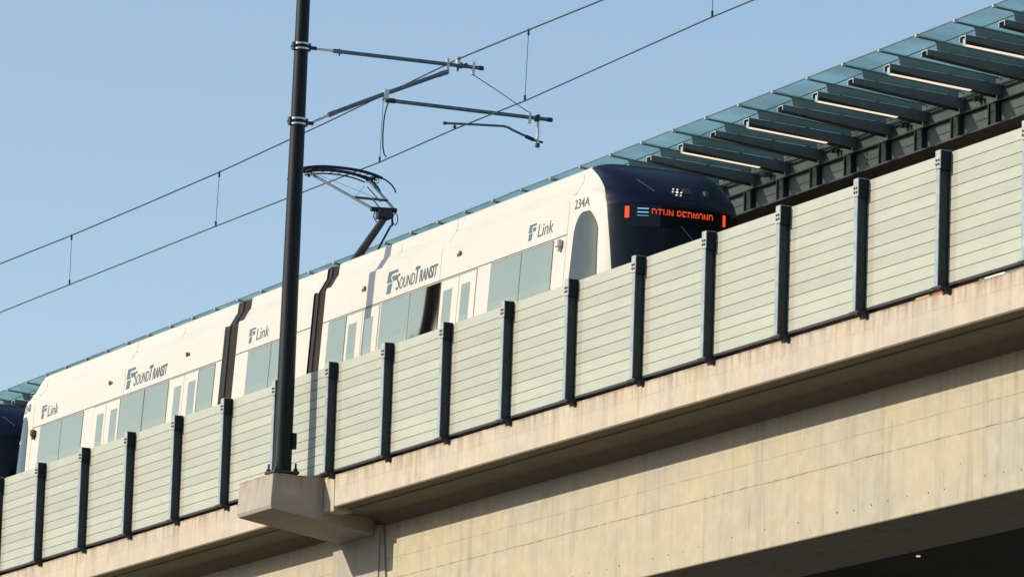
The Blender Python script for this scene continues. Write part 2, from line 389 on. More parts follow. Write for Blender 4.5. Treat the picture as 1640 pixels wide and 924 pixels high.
for k in range(-5, 19):
    X = (k-15)*S
    p = MB()
    for i in range(NB):
        z = .055 + i*bh; p.box(X+.018, X+S-.005, .20, .29, z+.0035, z+bh-.0035, .004)
    o = p.build('barrier_panel', M_board, nb, base=(X+S/2, .2, 0.03))
    MB().box(X+.018, X+S-.005, .225, .27, .06, H-.01).build('panel_core', M_groove, o)
    MB().box(X+.018, X+S-.005, .195, .30, .020, .052).build('bottom_channel', M_dark, o)

# ------------------------------------------------------------------ catenary pole
cp = thing('catenary_pole', 'tall black steel pole on the concrete corbel, carrying the overhead wire arms', 'pole', (-23.12, -.23, .05))
PX, PY = -23.1, -.275
def pole_y(z): return PY + (z-.1)*.006
MB().tube([(PX, pole_y(z), z) for z in (.12, 2, 4, 6, 8, 10.5)], .162, 28, .112).build('mast', M_pole, cp, smooth=True)
MB().box(PX-.235, PX+.235, PY-.235, PY+.235, .075, .12, .006).build('base_plate', M_dark, cp)
MB().box(PX-.3, PX+.3, PY-.3, PY+.3, -.05, .02, .01).build('grout_pad', C_corb, cp)
for sx in (-1, 1):
    for sy in (-1, 1):
        b = MB(); x, y = PX+sx*.18, PY+sy*.18
        b.tube([(x,y,.0),(x,y,.26)], .020, 8); b.tube([(x,y,.12),(x,y,.17)], .040, 6); b.tube([(x,y,.03),(x,y,.07)], .040, 6); b.build('anchor_bolt', M_dark, cp)
MB().tube([(PX+.10, PY+.155, .52),(PX+.10, PY+.155, .80)], .055, 12).build('hand_hole_cover', M_pole, cp)
def clamp(z):
    y = pole_y(z); r = .162-.05*(z-.12)/10.4
    c = MB()
    for dz in (-.045, .045):
        ring = [[(PX+(r+k)*math.cos(a*math.pi/14), y+(r+k)*math.sin(a*math.pi/14), z+dz+h) for a in range(28)] for k, h in ((.003,-.016),(.016,-.016),(.016,.016),(.003,.016))]
        c.grid(ring, True)
    o = c.build('clamp_band', M_silver, cp, smooth=True)
    for s in (-1, 1):
        e = MB(); e.box(PX-.05, PX+.05, y+s*(r+.005)-.035, y+s*(r+.005)+.035, z-.07, z+.07)
        e.tube([(PX-.07, y+s*(r+.03), z),(PX+.07, y+s*(r+.03), z)], .02, 8)
        if s == 1: e.tube([(PX, y+r, z),(PX, y+r+.16, z)], .035, 8)
        e.build('clamp_lug', M_dark, o)
clamp(7.68); clamp(6.33)
def arm(name, pts, r, m, **k): return MB().tube([(PX,)+p for p in pts], r, 12).build(name, m, cp, smooth=True)
a1 = arm('upper_tube', [(.50,7.68),(3.27,7.71)], .036, M_gal2)
MB().tube([(PX,.02,7.675),(PX,.52,7.68)], .022, 10).build('insulator_rod', M_silver, a1)
MB().tube([(PX,.38,7.68),(PX,.56,7.68)], .040, 10).tube([(PX,.50,7.60),(PX,.50,7.73)], .014, 6).build('end_fitting', M_gal2, a1); MB().tube([(PX,3.2,7.709),(PX,3.285,7.71)], .042, 10).build('end_cap', M_dark, a1)
a2 = arm('lower_tube', [(.40,6.55),(.9,6.79),(1.41,7.03),(2.55,7.55)], .040, M_gal2)
MB().tube([(PX,.0,6.33),(PX,.42,6.56)], .022, 10).build('insulator_rod', M_silver, a2)
MB().tube([(PX,.34,6.52),(PX,.48,6.59)], .045, 10).build('end_fitting', M_gal2, a2); MB().tube([(PX,2.42,7.49),(PX,2.60,7.57)], .046, 10).build('end_fitting', M_gal2, a2)
a3 = arm('registration_tube', [(1.50,6.915),(4.65,6.93)], .036, M_gal2)
MB().tube([(PX,1.42,6.915),(PX,1.60,6.916)], .046, 10).build('end_fitting', M_dark, a3); MB().tube([(PX,4.58,6.93),(PX,4.67,6.93)], .042, 10).build('end_cap', M_dark, a3)
for y, z0, z1 in ((2.59,7.53,7.80),(3.09,7.57,7.80),(4.22,6.82,7.03)): MB().box(PX-.035, PX+.035, y-.025, y+.03, z0, z1, .008).build('bracket', M_silver, cp)
b = MB(); b.box(PX-.05, PX+.05, 1.37, 1.47, 6.93, 7.10, .01); b.tube([(PX,1.42,6.90),(PX,1.42,7.02)], .03, 8)
b.build('bracket', M_silver, cp)
b = MB().tube([(PX,2.79,7.72),(PX,2.79,7.80)], .045, 10).tube([(PX-.06,2.79,7.82),(PX+.06,2.79,7.82)], .04, 8); b.build('messenger_clamp', M_silver, cp)
MB().tube([(PX,2.85,7.66),(PX,2.85,7.76)], .035, 8).tube([(PX-.04,2.93,7.73),(PX+.06,2.93,7.73)], .03, 8).tube([(PX,2.79,7.60),(PX,2.79,7.74)], .022, 8).build('bronze_clamp', M_brass, cp)
b = MB().tube([(PX,4.395,6.93),(PX,4.40,6.46)], .030, 10); dp = b.build('drop_post', M_silver, cp)
MB().tube([(PX,4.40,6.47),(PX,4.40,6.40)], .042, 10).tube([(PX,4.30,6.53),(PX,4.50,6.50)], .022, 6).build('post_fitting', M_dark, dp); MB().tube([(PX,4.37,6.87),(PX,4.39,6.99)], .05, 8).build('post_fitting', M_dark, dp)
sa = arm('steady_arm', [(2.57,6.63),(3.1,6.67),(3.72,6.71),(3.82,6.695),(3.9,6.66),(4.38,6.51)], .022, M_gal2)
MB().tube([(PX,2.55,6.63),(PX,2.60,6.633)], .03, 8).build('end_cap', M_dark, sa); MB().tube([(PX,4.16,6.575),(PX,4.32,6.53)], .036, 8).build('swivel', M_dark, sa); MB().tube([(PX,2.775,6.64),(PX,2.765,6.55)], .016, 8).tube([(PX,2.77,6.60),(PX,2.77,6.57)], .034, 8).build('steady_clamp', M_dark, sa)
MB().tube([(PX,3.10,7.57),(PX,3.6,7.33),(PX,4.20,7.02)], .008, 6).build('stay_wire', M_wire, cp)

# ------------------------------------------------------------------ overhead line
oh = thing('overhead_line', 'black contact wire and messenger wire with droppers running over the train roof', 'overhead wire', (-23.1, 2.7, 6.5))
def interp(P, x):
    for a, b in zip(P[:-1], P[1:]):
        if a[0] <= x <= b[0]:
            t = (x-a[0])/(b[0]-a[0]); return [a[i]+(b[i]-a[i])*t for i in range(3)]
Cw = [(-66,2.26,6.50),(-46,2.40,6.50),(-33.9,2.55,6.485),(-26.3,2.70,6.475),(-23.1,2.76,6.54),(-19.9,2.72,6.50),(-12.6,2.65,6.56),(-11,2.6,6.53),(16,2.3,6.53)]
Mw = [(-66,2.26,7.72),(-46.1,2.40,7.57),(-42.0,2.45,7.53),(-38,2.5,7.53),(-34,2.58,7.56),(-29,2.68,7.66),(-23.1,2.79,7.82),(-19.95,2.75,7.76),(-17.2,2.70,7.69),(-12,2.65,7.58),(-4,2.5,7.52),(16,2.3,7.8)]
MB().tube(Cw, .0135, 6).build('contact_wire', M_wire, oh); MB().tube(Mw, .015, 6).build('messenger_wire', M_wire, oh)
for x in (-41.9, -34.0, -26.3, -20.0, -12.6, -4.0):
    a = interp(Cw, x); b = interp(Mw, x)
    MB().tube([a, b], .006, 5).tube([(x,a[1],a[2]-.01),(x,a[1],a[2]+.10)], .020, 6).tube([(x,b[1],b[2]-.10),(x,b[1],b[2]+.02)], .020, 6).build('dropper', M_wire, oh)
MB().tube([(-23.1,1.475,6.88),(-23.1,1.44,6.78),(-23.1,1.415,6.66),(-23.1,1.40,6.54),(-23.1,1.395,6.42),(-23.12,1.40,6.30),(-23.15,1.415,6.20),(-23.2,1.44,6.11),(-23.28,1.49,6.04),(-23.4,1.56,6.0),(-23.55,1.66,5.99)], .013, 6).build('jumper_cable', M_wire, oh)

# ------------------------------------------------------------------ train
YC = 2.435; XC = -27.16; X0 = -14.48
def lerp(T, z):
    if z <= T[0][0]: return T[0][1]
    for (a, b), (c, d) in zip(T[:-1], T[1:]):
        if z <= c: return b + (d-b)*(z-a)/(c-a)
    return T[-1][1]
HW = [(z_, h_+.05) for z_, h_ in [(.55,1.30),(.75,1.36),(1.3,1.385),(2.3,1.375),(3.10,1.325),(3.68,1.288),(3.735,1.275),(3.75,1.20),(3.97,1.08),(4.0,1.055),(4.20,1.03),(4.245,.96),(4.27,.80)]]
def smooth_tab(T):
    def f(z):
        n = 5; return sum(lerp(T, z+(i-2)*.035) for i in range(n))/n
    return f
DT = [(.55,1.5),(1.2,1.74),(1.9,1.74),(2.32,1.72),(2.86,1.66),(3.02,1.60),(3.30,1.57),(3.48,1.52),(3.6,1.42),(3.74,1.28),(3.97,1.0),(4.10,.80),(4.20,.60),(4.27,.42)]
Dz = smooth_tab(DT)
def hw(z): return lerp(HW, z)
def hwc(z, x):     # cab: the ledge is blended out towards the nose
    t = min(1, max(0, (x-X0)/.9)); a = hw(z)
    s = sum(lerp(HW, min(4.25, z+(i-3)*.035)) for i in range(7))/7
    return a*(1-t)+s*t
NS = 3.0
def ns(z): return NS + 2*min(1, max(0, (z-3.6)/.5))
def side_y(x, z):
    if x <= X0 or x is None: return YC - hw(z)
    u = min(.999, (x-X0)/Dz(z)); return YC - hwc(z, x)*(1-u**ns(z))**(1/ns(z))
def front_x(y, z):
    v = min(.999, abs(y-YC)/hwc(z, X0+1)); return X0 + Dz(z)*(1-v**ns(z))**(1/ns(z))
def cab_pt(th, z):
    c, s = math.cos(th), math.sin(th)
    x = X0 + Dz(z)*abs(s)**(2/ns(z))
    return (x, YC - math.copysign(abs(c)**(2/ns(z)), c)*hwc(z, x), z)
def mir(pts_or_x): return 2*XC - pts_or_x
ZR = sorted(set([3.38,3.42,3.51,3.585,3.65,.55,.75,1.0,1.3,1.75,2.3,2.7,3.10,3.3,3.47,3.55,3.62,3.68,3.735,3.75,3.80,3.86,3.92,3.97,4.0,4.05,4.12,4.17,4.20,4.225,4.245,4.27]))
def add_mirror(mb, flip):
    if flip: mb.v = [(mir(v[0]), v[1], v[2]) for v in mb.v]
    return mb
def section(x0, x1):
    zs = [z for z, _ in HW]; a = [(YC-h, z) for z, h in HW]; b = [(YC+h, z) for z, h in reversed(HW)]
    return MB().prismx(a+b, x0, x1)
def surf_strip(x0, x1, z0, z1, off, fn=side_y, nx=2, nz=6, dish=0):
    rows = []
    if dish: nx = 24
    for j in range(nz+1):
        z = z0+(z1-z0)*j/nz; rows.append([(x0+(x1-x0)*i/nx, fn(x0+(x1-x0)*i/nx, z)-off-dish*(2*i/nx-1)**2, z) for i in range(nx+1)])
    m = MB().grid(rows)
    # thickness
    rows2 = [[(p[0], p[1]+off+.004, p[2]) for p in r] for r in rows]
    per = [rows[0][i] for i in range(nx+1)]+[rows[j][nx] for j in range(1,nz+1)]+[rows[nz][i] for i in reversed(range(nx))]+[rows[j][0] for j in reversed(range(1,nz))]
    per2 = [rows2[0][i] for i in range(nx+1)]+[rows2[j][nx] for j in range(1,nz+1)]+[rows2[nz][i] for i in reversed(range(nx))]+[rows2[j][0] for j in reversed(range(1,nz))]
    m.grid([per, per2], True)
    return m
def text_mesh(txt, size, shear=0, bold=0, sx=1):
    cu = bpy.data.curves.new('t', 'FONT'); cu.body = txt; cu.size = 1; cu.shear = shear; cu.offset = bold
    ob = bpy.data.objects.new('t', cu); COL.objects.link(ob)
    dg = bpy.context.evaluated_depsgraph_get(); me = bpy.data.meshes.new_from_object(ob.evaluated_get(dg))
    vs = [(v.co.x, v.co.y) for v in me.vertices]; fs = [tuple(p.vertices) for p in me.polygons]
    bpy.data.objects.remove(ob); bpy.data.curves.remove(cu); bpy.data.meshes.remove(me)
    k = size/.73
    return [(x*k*sx, y*k) for x, y in vs], fs
def text_line(parts, x0, z0, x1, shear):
    """parts: (text, height, bold); laid in a row and scaled to end at x1"""
    V = []; Fs = []; cx = 0
    for txt, h, bold in parts:
        vs, fs = text_mesh(txt, h, shear, bold)
        mn = min(v[0] for v in vs); mx = max(v[0] for v in vs); n = len(V)
        V += [(v[0]-mn+cx, v[1]) for v in vs]; Fs += [tuple(i+n for i in f) for f in fs]; cx += mx-mn+.012-shear*.04
    mx = max(v[0] for v in V); s = (x1-x0)/mx
    return [(x0+v[0]*s, z0+v[1]) for v in V], Fs
def decal(name, V, Fs, m, parent, off=.005, mirror_pos=False, fn=side_y):
    mb = MB(); mb.v = [(x, fn(x, z)-off, z) for x, z in V]; mb.f = Fs; return mb.build(name, m, parent)
def emblem(x0, z0, x1, z1, shear=.22):
    polys = [[(0,.50),(.0,1),(1,1),(1,.87),(.46,.87),(.34,.79),(.33,.66),(.44,.60),(.56,.56),(.50,.50)],
             [(.47,.75),(1,.75),(1,.52),(.66,.52),(.60,.62),(.47,.66)],
             [(.14,0),(.14,.43),(.50,.43),(.58,.48),(.58,.0)]]
    V = []; F = []
    for p in polys:
        n = len(V); V += [(x0+(x1-x0)*(u*.82+shear*v*.8), z0+(z1-z0)*v) for u, v in p]; F.append(tuple(range(n, n+len(p))))
    return V, F

def make_train(first=True):
    T = thing('light_rail_train', 'white articulated light rail car with navy front, pantograph and lit orange destination sign', 'train', (XC, YC, .385), 'coupled light rail cars')
    for flip in (False, True):
        e0, e1 = (-24.74, X0) if not flip else (mir(X0), mir(-24.74))
        sec = section(min(e0,e1), max(e0,e1)).build('body_section', M_white, T)
        f = add_mirror
        # cab
        th0 = math.radians(34.6)
        TB = [(0,46),(1.75,43.2),(2.3,41.3),(2.7,39.2),(3.1,37.4),(3.3,36),(3.44,35.4),(3.65,35.2),(3.74,33.7),(3.80,30.8),(3.86,26.9),(3.92,23),(3.97,19.5),(4.05,13.7),(4.12,9.4),(4.17,6.5),(4.22,3.5),(4.3,2)]
        def tb(z): return math.radians(lerp(TB, z))
        def thA(z): return [tb(z)*(i/26)**1.6 for i in range(27)]
        def thB(z): a = tb(z); return [a+(math.pi-2*a)*(.5-.5*math.cos(math.pi*i/36)) for i in range(37)]
        def thC(z): return [math.pi-t for t in reversed(thA(z))]
        zz = [z for z in ZR]
        m = MB().grid([[cab_pt(t, z) for t in thA(z)] for z in zz]); m.grid([[cab_pt(t, z) for t in thC(z)] for z in zz])
        cab = f(m, flip).build('cab_shell', M_white2, T, smooth=True)
        zu = [z for z in zz if z >= 3.47]; zl = [z for z in zz if 1.75 <= z <= 3.47]; zb = [z for z in zz if z <= 1.75]
        m = MB().grid([[cab_pt(t, z) for t in thB(z)] for z in zu])
        top = [cab_pt(t, 4.27) for t in thA(4.27)+thB(4.27)[1:]+thC(4.27)[1:]]; n = len(m.v); m.v += [tuple(p) for p in top]; m.f.append(tuple(range(n, n+len(top))))
        mask = f(m, flip).build('front_mask', M_navy, T, smooth=True)
        f(MB().grid([[cab_pt(t, z) for t in thB(z)] for z in zl]), flip).build('windshield', M_black, T, smooth=True)
        f(MB().grid([[cab_pt(t, z) for t in thB(z)] for z in zb]), flip).build('front_skirt', M_navy, T, smooth=True)
        # seam between cab and body, belt line
        s = MB()
        s2 = surf_strip(X0-.012, X0+.004, 1.2, 4.22, .003, nx=1, nz=30); f(s2, flip).build('cab_seam', M_seaml, sec)
        f(surf_strip(-24.74, X0, 3.098, 3.116, .003, nx=1, nz=1), flip).build('belt_line', M_seam, sec)
        f(surf_strip(-19.615, -19.60, 3.12, 3.73, .003, nx=1, nz=6), flip).build('panel_seam', M_seaml, sec)
        f(surf_strip(-19.55, -19.537, 3.755, 4.19, .003, nx=1, nz=8), flip).build('panel_seam', M_seaml, sec)
        f(surf_strip(-24.74, X0, 3.742, 3.750, .003, nx=1, nz=1), flip).build('roof_seam', M_seaml, sec)
        # windows
        def window(xa, xb, z0=1.72, z1=3.085, dish=0):
            fr = f(surf_strip(xa-.02, xb+.02, z0-.02, z1, .003), flip).build('window', M_seam, sec)
            f(surf_strip(xa, xb, z0, z1-.015, .008, dish=dish), flip).build('pane', M_win, fr, smooth=dish > 0)
        window(-16.21, -14.99); window(-17.44, -16.235)
        window(-20.79, -19.53, dish=.0045); window(-22.06, -20.82)
        window(-24.43, -23.64)
        def door(xa, xb, side):
            d = f(surf_strip(xa+.008, xb-.008, .66, 3.07, .007, nz=10), flip).build('door', M_white2, sec)
            f(surf_strip(xa-.008, xb+.008, .62, 3.085, .003, nz=10), flip).build('door_gap', M_seam, d)
            wa, wb = (xa+.13, xa+.47) if side else (xb-.60, xb-.26)
            f(surf_strip(wa-.012, wb+.012, 1.28, 2.902, .010), flip).build('door_window_frame', M_seaml, d)
            f(surf_strip(wa, wb, 1.3, 2.89, .014), flip).build('door_window', M_win, d)
        door(-18.74, -18.02, True); door(-19.49, -18.74, True)
        door(-22.88, -22.15, True); door(-23.61, -22.88, True)
        # vents, markers
        V = [(-22.05+.10*math.cos(a*.3142), 3.99+.135*math.sin(a*.3142)) for a in range(20)] if False else [(-22.0+.085*math.cos(a*.3142), 4.06+.085*math.sin(a*.3142)) for a in range(20)]
        if flip: V = [(mir(x), z) for x, z in V]
        mb = MB(); mb.v = [(x, YC-hw(z)-.004, z) for x, z in V]; mb.f = [tuple(range(20))]
        mb.build('roof_vent', mat('vent_grey', (.55,.54,.46), .6) if 'vent_grey' not in bpy.data.materials else bpy.data.materials['vent_grey'], sec)
        for xm in (-18.84, -22.95):
            mk = f(surf_strip(xm-.085, xm+.085, 3.425, 3.475, .012, nx=1, nz=1), flip).build('marker_light', M_brass, sec)
            f(surf_strip(xm+.01, xm+.075, 3.435, 3.50, .03, nx=1, nz=1), flip).build('marker_lens', mat('marker_amber', (.16,.07,.05), .4) if 'marker_amber' not in bpy.data.materials else bpy.data.materials['marker_amber'], mk)
        # side camera
        y = side_y(-14.7, 2.98)
        m = MB().box(-14.74, -14.62, y-.10, y+.002, 2.92, 3.05, .02).box(-14.71, -14.65, y-.075, y, 2.86, 2.925, .01)
        f(m, flip).build('side_camera', M_white2 if not flip else M_brass, sec)
        # cab side window
        rows = []
        def arch(z):
            b = -14.26 + (z-2.3)*.055; e = -13.46 - max(0, z-2.3)*.10
            if z > 3.02:
                k = min(1, (z-3.02)/.385); s = 1-(1-k**2)**.5
                b = b + (e-b)*s*.42; e = e - (e-b)*s*.62
            return b, e
        zsw = [1.7+i*(3.02-1.7)/10 for i in range(11)]+[3.02+.385*math.sin(i*math.pi/20) for i in range(1, 11)]
        for off, mm, nm, gr in ((.004, M_seam, 'side_window_frame', .014), (.008, M_cwin, 'side_window', 0)):
            rows = []
            for z in zsw:
                b, e = arch(z); rows.append([(b-gr+(e-b+2*gr)*i/8, side_y(b-gr+(e-b+2*gr)*i/8, z)-off, z) for i in range(9)])
            f(MB().grid(rows), flip).build(nm, mm, cab, smooth=True)
        # headlight, camera on the front
        def fpt(y, z, off=0): return (front_x(y, z)+off, y, z)
        m = MB()
        for r in ((.0,0),): pass
        V = [fpt(2.50+.30*math.cos(a*.26), 3.74+.135*math.sin(a*.26), .006) for a in range(24)]
        m.v += V; m.f.append(tuple(range(24)))
        hl = f(m, flip).build('headlight', M_black, mask)
        m = MB()
        for i in range(7):
            a = i*math.pi/3; cy, cz = (2.40, 3.745) if i == 6 else (2.40+.075*math.cos(a), 3.745+.068*math.sin(a))
            m.tube([fpt(cy, cz, -.02), fpt(cy, cz, .022)], 0.012 if i < 6 else .019, 10)
        f(m, flip).build('led_cluster', M_led, hl)
        m = MB().tube([fpt(2.58, 3.75, -.04), fpt(2.58, 3.75, .014)], .085, 16)
        f(m, flip).build('headlight_reflector', M_lens, hl)
        m = MB().tube([fpt(1.80, 3.93, .004), fpt(1.99, 3.72, .004)], .006, 6); f(m, flip).build('highlight_line', M_lens, mask)  # highlight on the recessed panel's edge, put in as a thin rod
        m = MB(); p = fpt(2.93, 3.76, .0); m.box(p[0]-.05, p[0]+.03, p[1]-.03, p[1]+.04, p[2]-.07, p[2]+.06, .01); f(m, flip).build('front_camera', M_lens, mask)
        # wiper
        m = MB().tube([fpt(2.33, 3.12, .02), fpt(2.62, 2.80, .02), fpt(2.95, 2.35, .02)], .009, 6); f(m, flip).build('wiper', M_lens, mask)
        # underframe and wheels
        xa, xb = (-23.0, -15.0) if not flip else (mir(-15.0), mir(-23.0))
        MB().box(xa, xb, 1.55, 3.22, .45, .56).build('underframe', M_dark, sec)
        bg_ = MB()
        for xw in ((-17.2, -19.1) if not flip else (mir(-17.2), mir(-19.1))):
            for yy in (1.667, 3.103): bg_.tube([(xw, yy-.06, .72),(xw, yy+.06, .72)], .33, 20)
        bg_.build('bogie_wheels', M_dark, sec)
        # bellows
        xa, xb = (-25.33, -24.74) if not flip else (mir(-24.74), mir(-25.33))
        ch = .0
        def ring(x, ins): return [(x, YC-h+ins, z) for z, h in HW] + [(x, YC+h-ins, z) for z, h in reversed(HW)]
        rows = []; nr = 9
        x0b, x1b = xa+.0, xb-.0
        for i in range(nr*2+1):
            rows.append(ring(x0b+(x1b-x0b)*i/(nr*2), .045 if i % 2 else .09))
        MB().grid(rows).build('bellows', M_bell, T)
        s = xa+.003 if flip is False else xa+.003
        MB().grid([ring(xa+.002, .03), ring(xa+.17, .035)]).build('bellows_dark_ring', M_bellk, T)  # black ring for the dark gap at this end of the bellows
    mid = section(-28.90, -25.42).build('body_section', M_white, T)
    MB().grid([[(-25.43, YC-h, z) for z, h in HW], [(-25.30, YC-h, z) for z, h in HW]]).build('section_edge', M_white, mid)
    surf_strip(-28.90, -25.30, 3.098, 3.116, .003, nx=1, nz=1).build('belt_line', M_seam, mid)
    surf_strip(-28.90, -25.30, 3.742, 3.750, .003, nx=1, nz=1).build('roof_seam', M_seaml, mid)
    for xa, xb in ((-28.24,-27.14),(-27.11,-26.05)):
        fr = surf_strip(xa-.02, xb+.02, 1.70, 3.085, .003).build('window', M_seam, mid); surf_strip(xa, xb, 1.72, 3.07, .008).build('pane', M_win, fr)
    # lettering
    for off in (0.0, -14.08-.0):
        xo = 0 if off == 0 else None
    def st(x):   # Sound Transit emblem and name, x = left edge of the emblem
        V, F = emblem(x, 3.21, x+.50, 3.60); decal('operator_emblem', V, F, M_lemb, T)
        V, F = text_line([('S', .30, 0.0), ('OUND', .215, 0.0)], x+.46, 3.225, x+1.27, .18); decal('operator_name', V, F, M_ltext, T)
        V, F = text_line([('T', .30, .022), ('RANSIT', .215, .022)], x+1.27, 3.225, x+2.24, .18); decal('operator_name', V, F, M_ltext, T)
    def link(x):
        V, F = emblem(x, 3.235, x+.33, 3.50); decal('operator_emblem', V, F, M_lemb, T)
        V, F = text_line([('Link', .23, 0.0)], x+.40, 3.245, x+1.0, .12); decal('line_name', V, F, M_lemb, T)
    st(-21.97); st(-34.66); link(-16.06); link(-28.33); link(-39.41)
    V, F = text_line([('234A', .165, 0.0)], -14.27, 3.49, -13.80, 0)
    decal('car_number', V, F, M_ltext, T, off=.008)
    V, F = text_line([('234B', .165, 0.0)], mir(-13.80), 3.49, mir(-14.27), 0)
    decal('car_number', V, F, M_ltext, T, off=.008, fn=lambda x, z: side_y(mir(x), z))
    # pantograph
    pb = MB().box(-27.75, -26.6, 1.9, 2.9, 4.24, 4.38, .02)
    pg = pb.build('pantograph', M_panto, T)
    MB().tube([(-27.20,2.385,4.36),(-25.22,2.385,5.24)], .085, 12, .062).build('lower_arm', M_panto, pg)
    MB().tube([(-26.75,2.62,4.36),(-25.32,2.55,5.12)], .020, 8).build('guide_rod', M_panto, pg)
    m = MB().tube([(-25.3,2.14,5.385),(-25.3,2.64,5.41)], .045, 12).box(-25.38,-25.2,2.26,2.52,5.22,5.40,.02)
    m.tube([(-25.3,2.56,5.38),(-25.32,2.58,5.12)], .02, 8)
    m.tube([(-25.24,2.60+.05*math.sin(a*.6), 5.24+.11*math.cos(a*.6)) for a in range(11)], .010, 6)
    m.tube([(-25.24,2.20,5.36),(-25.24,2.17,5.24),(-25.24,2.24,5.14)], .010, 6)
    m.build('knee_shaft', M_panto, pg)
    m = MB().tube([(-25.3,2.19,5.39),(-27.3,1.72,6.34)], .026, 10).tube([(-25.3,2.60,5.42),(-27.3,2.98,6.28)], .026, 10)
    m.tube([(-25.9,2.06,5.69),(-25.9,2.72,5.70)], .024, 8).tube([(-25.9,2.42,5.69),(-25.35,2.35,5.42)], .016, 8)
    m.build('upper_arm', M_pantob, pg)
    MB().tube([(-27.3,1.75,6.36),(-25.9,2.5,5.72)], .004, 5).tube([(-25.9,2.08,5.70),(-27.3,2.85,6.22)], .004, 5).tube([(-26.3,2.75,5.75),(-27.3,2.9,6.2)], .012, 5).build('guide_wire', M_wire, pg)
    for xh, dz, ks in ((-27.12, -.01, 1.0), (-27.46, .0, .86)):
        sag = lambda u: 6.47 - .10*abs(u)**2.6
        pts = [(xh, 2.31+u*.80*ks, sag(u)+dz) for u in [i/8 for i in range(-8, 9)]]
        MB().tube(pts, .030, 8).build('carbon_strip', M_carbon, pg)
        MB().tube([(p[0], p[1], p[2]-.07-.02*abs(p[1]-2.31)) for p in pts[1:-1]], .014, 8).build('strip_carrier', M_panto, pg)
        for s in (-1, 1):
            MB().tube([(xh, 2.31+s*ks*.79, 6.375+dz),(xh, 2.31+s*ks*.90, 6.33+dz),(xh, 2.31+s*ks*.99, 6.27+dz),(xh, 2.31+s*ks*1.06, 6.19+dz),(xh, 2.31+s*ks*1.08, 6.13+dz)], .016, 8).build('horn', M_panto, pg)
    m = MB()
    for yy in (1.72, 2.98): m.tube([(-27.12, yy, 6.37),(-27.5, yy, 6.38)], .028, 8).tube([(-27.3, yy, 6.26),(-27.3, yy, 6.38)], .03, 8)
    for i in range(9): m.tube([(-27.12, 1.75+i*.155, 6.40),(-27.5, 1.75+i*.155, 6.42)], .007, 5)
    for yy in (1.66, 2.84, 3.0): m.tube([(-27.12, yy+.05*math.cos(a*.6), 6.30+.05*math.sin(a*.6)) for a in range(11)], .009, 5)
    m.build('head_suspension', M_panto, pg)
    return T
T1 = make_train()
# destination sign, only lit on the leading car
def fpt(y, z, off=0): return (front_x(y, z)+off, y, z)
sgn = MB()
def sx(y): return front_x(y, 3.07)+.006
ys_ = [1.40+i*.19 for i in range(11)]
sgn.grid([[(sx(y), y, z) for y in ys_] for z in (3.08,3.43)])
sgn.grid([[(sx(y), y, 3.08) for y in ys_], [(sx(y)-.05, y, 3.08) for y in ys_]]); sgn.grid([[(sx(y), y, 3.43) for y in ys_], [(sx(y)-.25, y, 3.43) for y in ys_]])
ds = sgn.build('destination_sign', M_black, T1)
def tile(mb, y0, y1, z0, z1, off=.012):
    n = len(mb.v); mb.v += [(sx(y0)+off, y0, z0), (sx(y1)+off, y1, z0), (sx(y1)+off, y1, z1), (sx(y0)+off, y0, z1)]; mb.f.append((n, n+1, n+2, n+3))
FONT = {'D':['11110','10001','10001','10001'],'T':['11111','00100','00100','00100'],'W':['10001','10001','10001','10101'],'N':['10001','11001','10101','10011'],
        'R':['11110','10001','10001','11110'],'E':['11111','10000','10000','11110'],'M':['10001','11011','10101','10101'],'O':['01110','10001','10001','10001'],' ':['00','00','00','00']}
m = MB(); y = 1.82; pt = 1.10/69
for ch in 'DTWN REDMOND':
    if ch == ' ': m.build('destination_text', M_orange, ds); m = MB()
    rows = FONT[ch]
    for j, r in enumerate(rows):
        for i, c in enumerate(r):
            if c == '1': tile(m, y+i*pt, y+(i+1)*pt*1.0, 3.375-(j+1)*.023, 3.375-j*.023-.004)
    y += (len(rows[0])+1)*pt
m.build('destination_text', M_orange, ds)
for yy in (1.46, 3.13):
    m = MB(); tile(m, yy-.03, yy+.03, 3.21, 3.40); m.build('sign_bar', M_orange, ds)
m = MB()
for z, h in ((3.365,.016),(3.305,.016),(3.25,.007)): tile(m, 1.60, 1.77, z-h/2, z+h/2)
m.build('line_symbol', M_blue, ds)
# second car: the same vehicle coupled behind; its lettering, number and sign stay out (they lie outside the picture)
T2 = T1.copy(); COL.objects.link(T2); off = Vector((-30.35, 0, 0)); T2.location = T1.location + off
T2['label'] = 'navy nosed light rail car coupled behind the white car at the far left'
def cc(o, p):
    c = o.copy(); COL.objects.link(c); c.parent = p
    for ch in [k for k in bpy.data.objects if k.parent is o]: cc(ch, c)
for ch in [k for k in bpy.data.objects if k.parent is T1]:
    if ch.name.split('.')[0] in ('car_number', 'destination_sign'): continue
    cc(ch, T2)

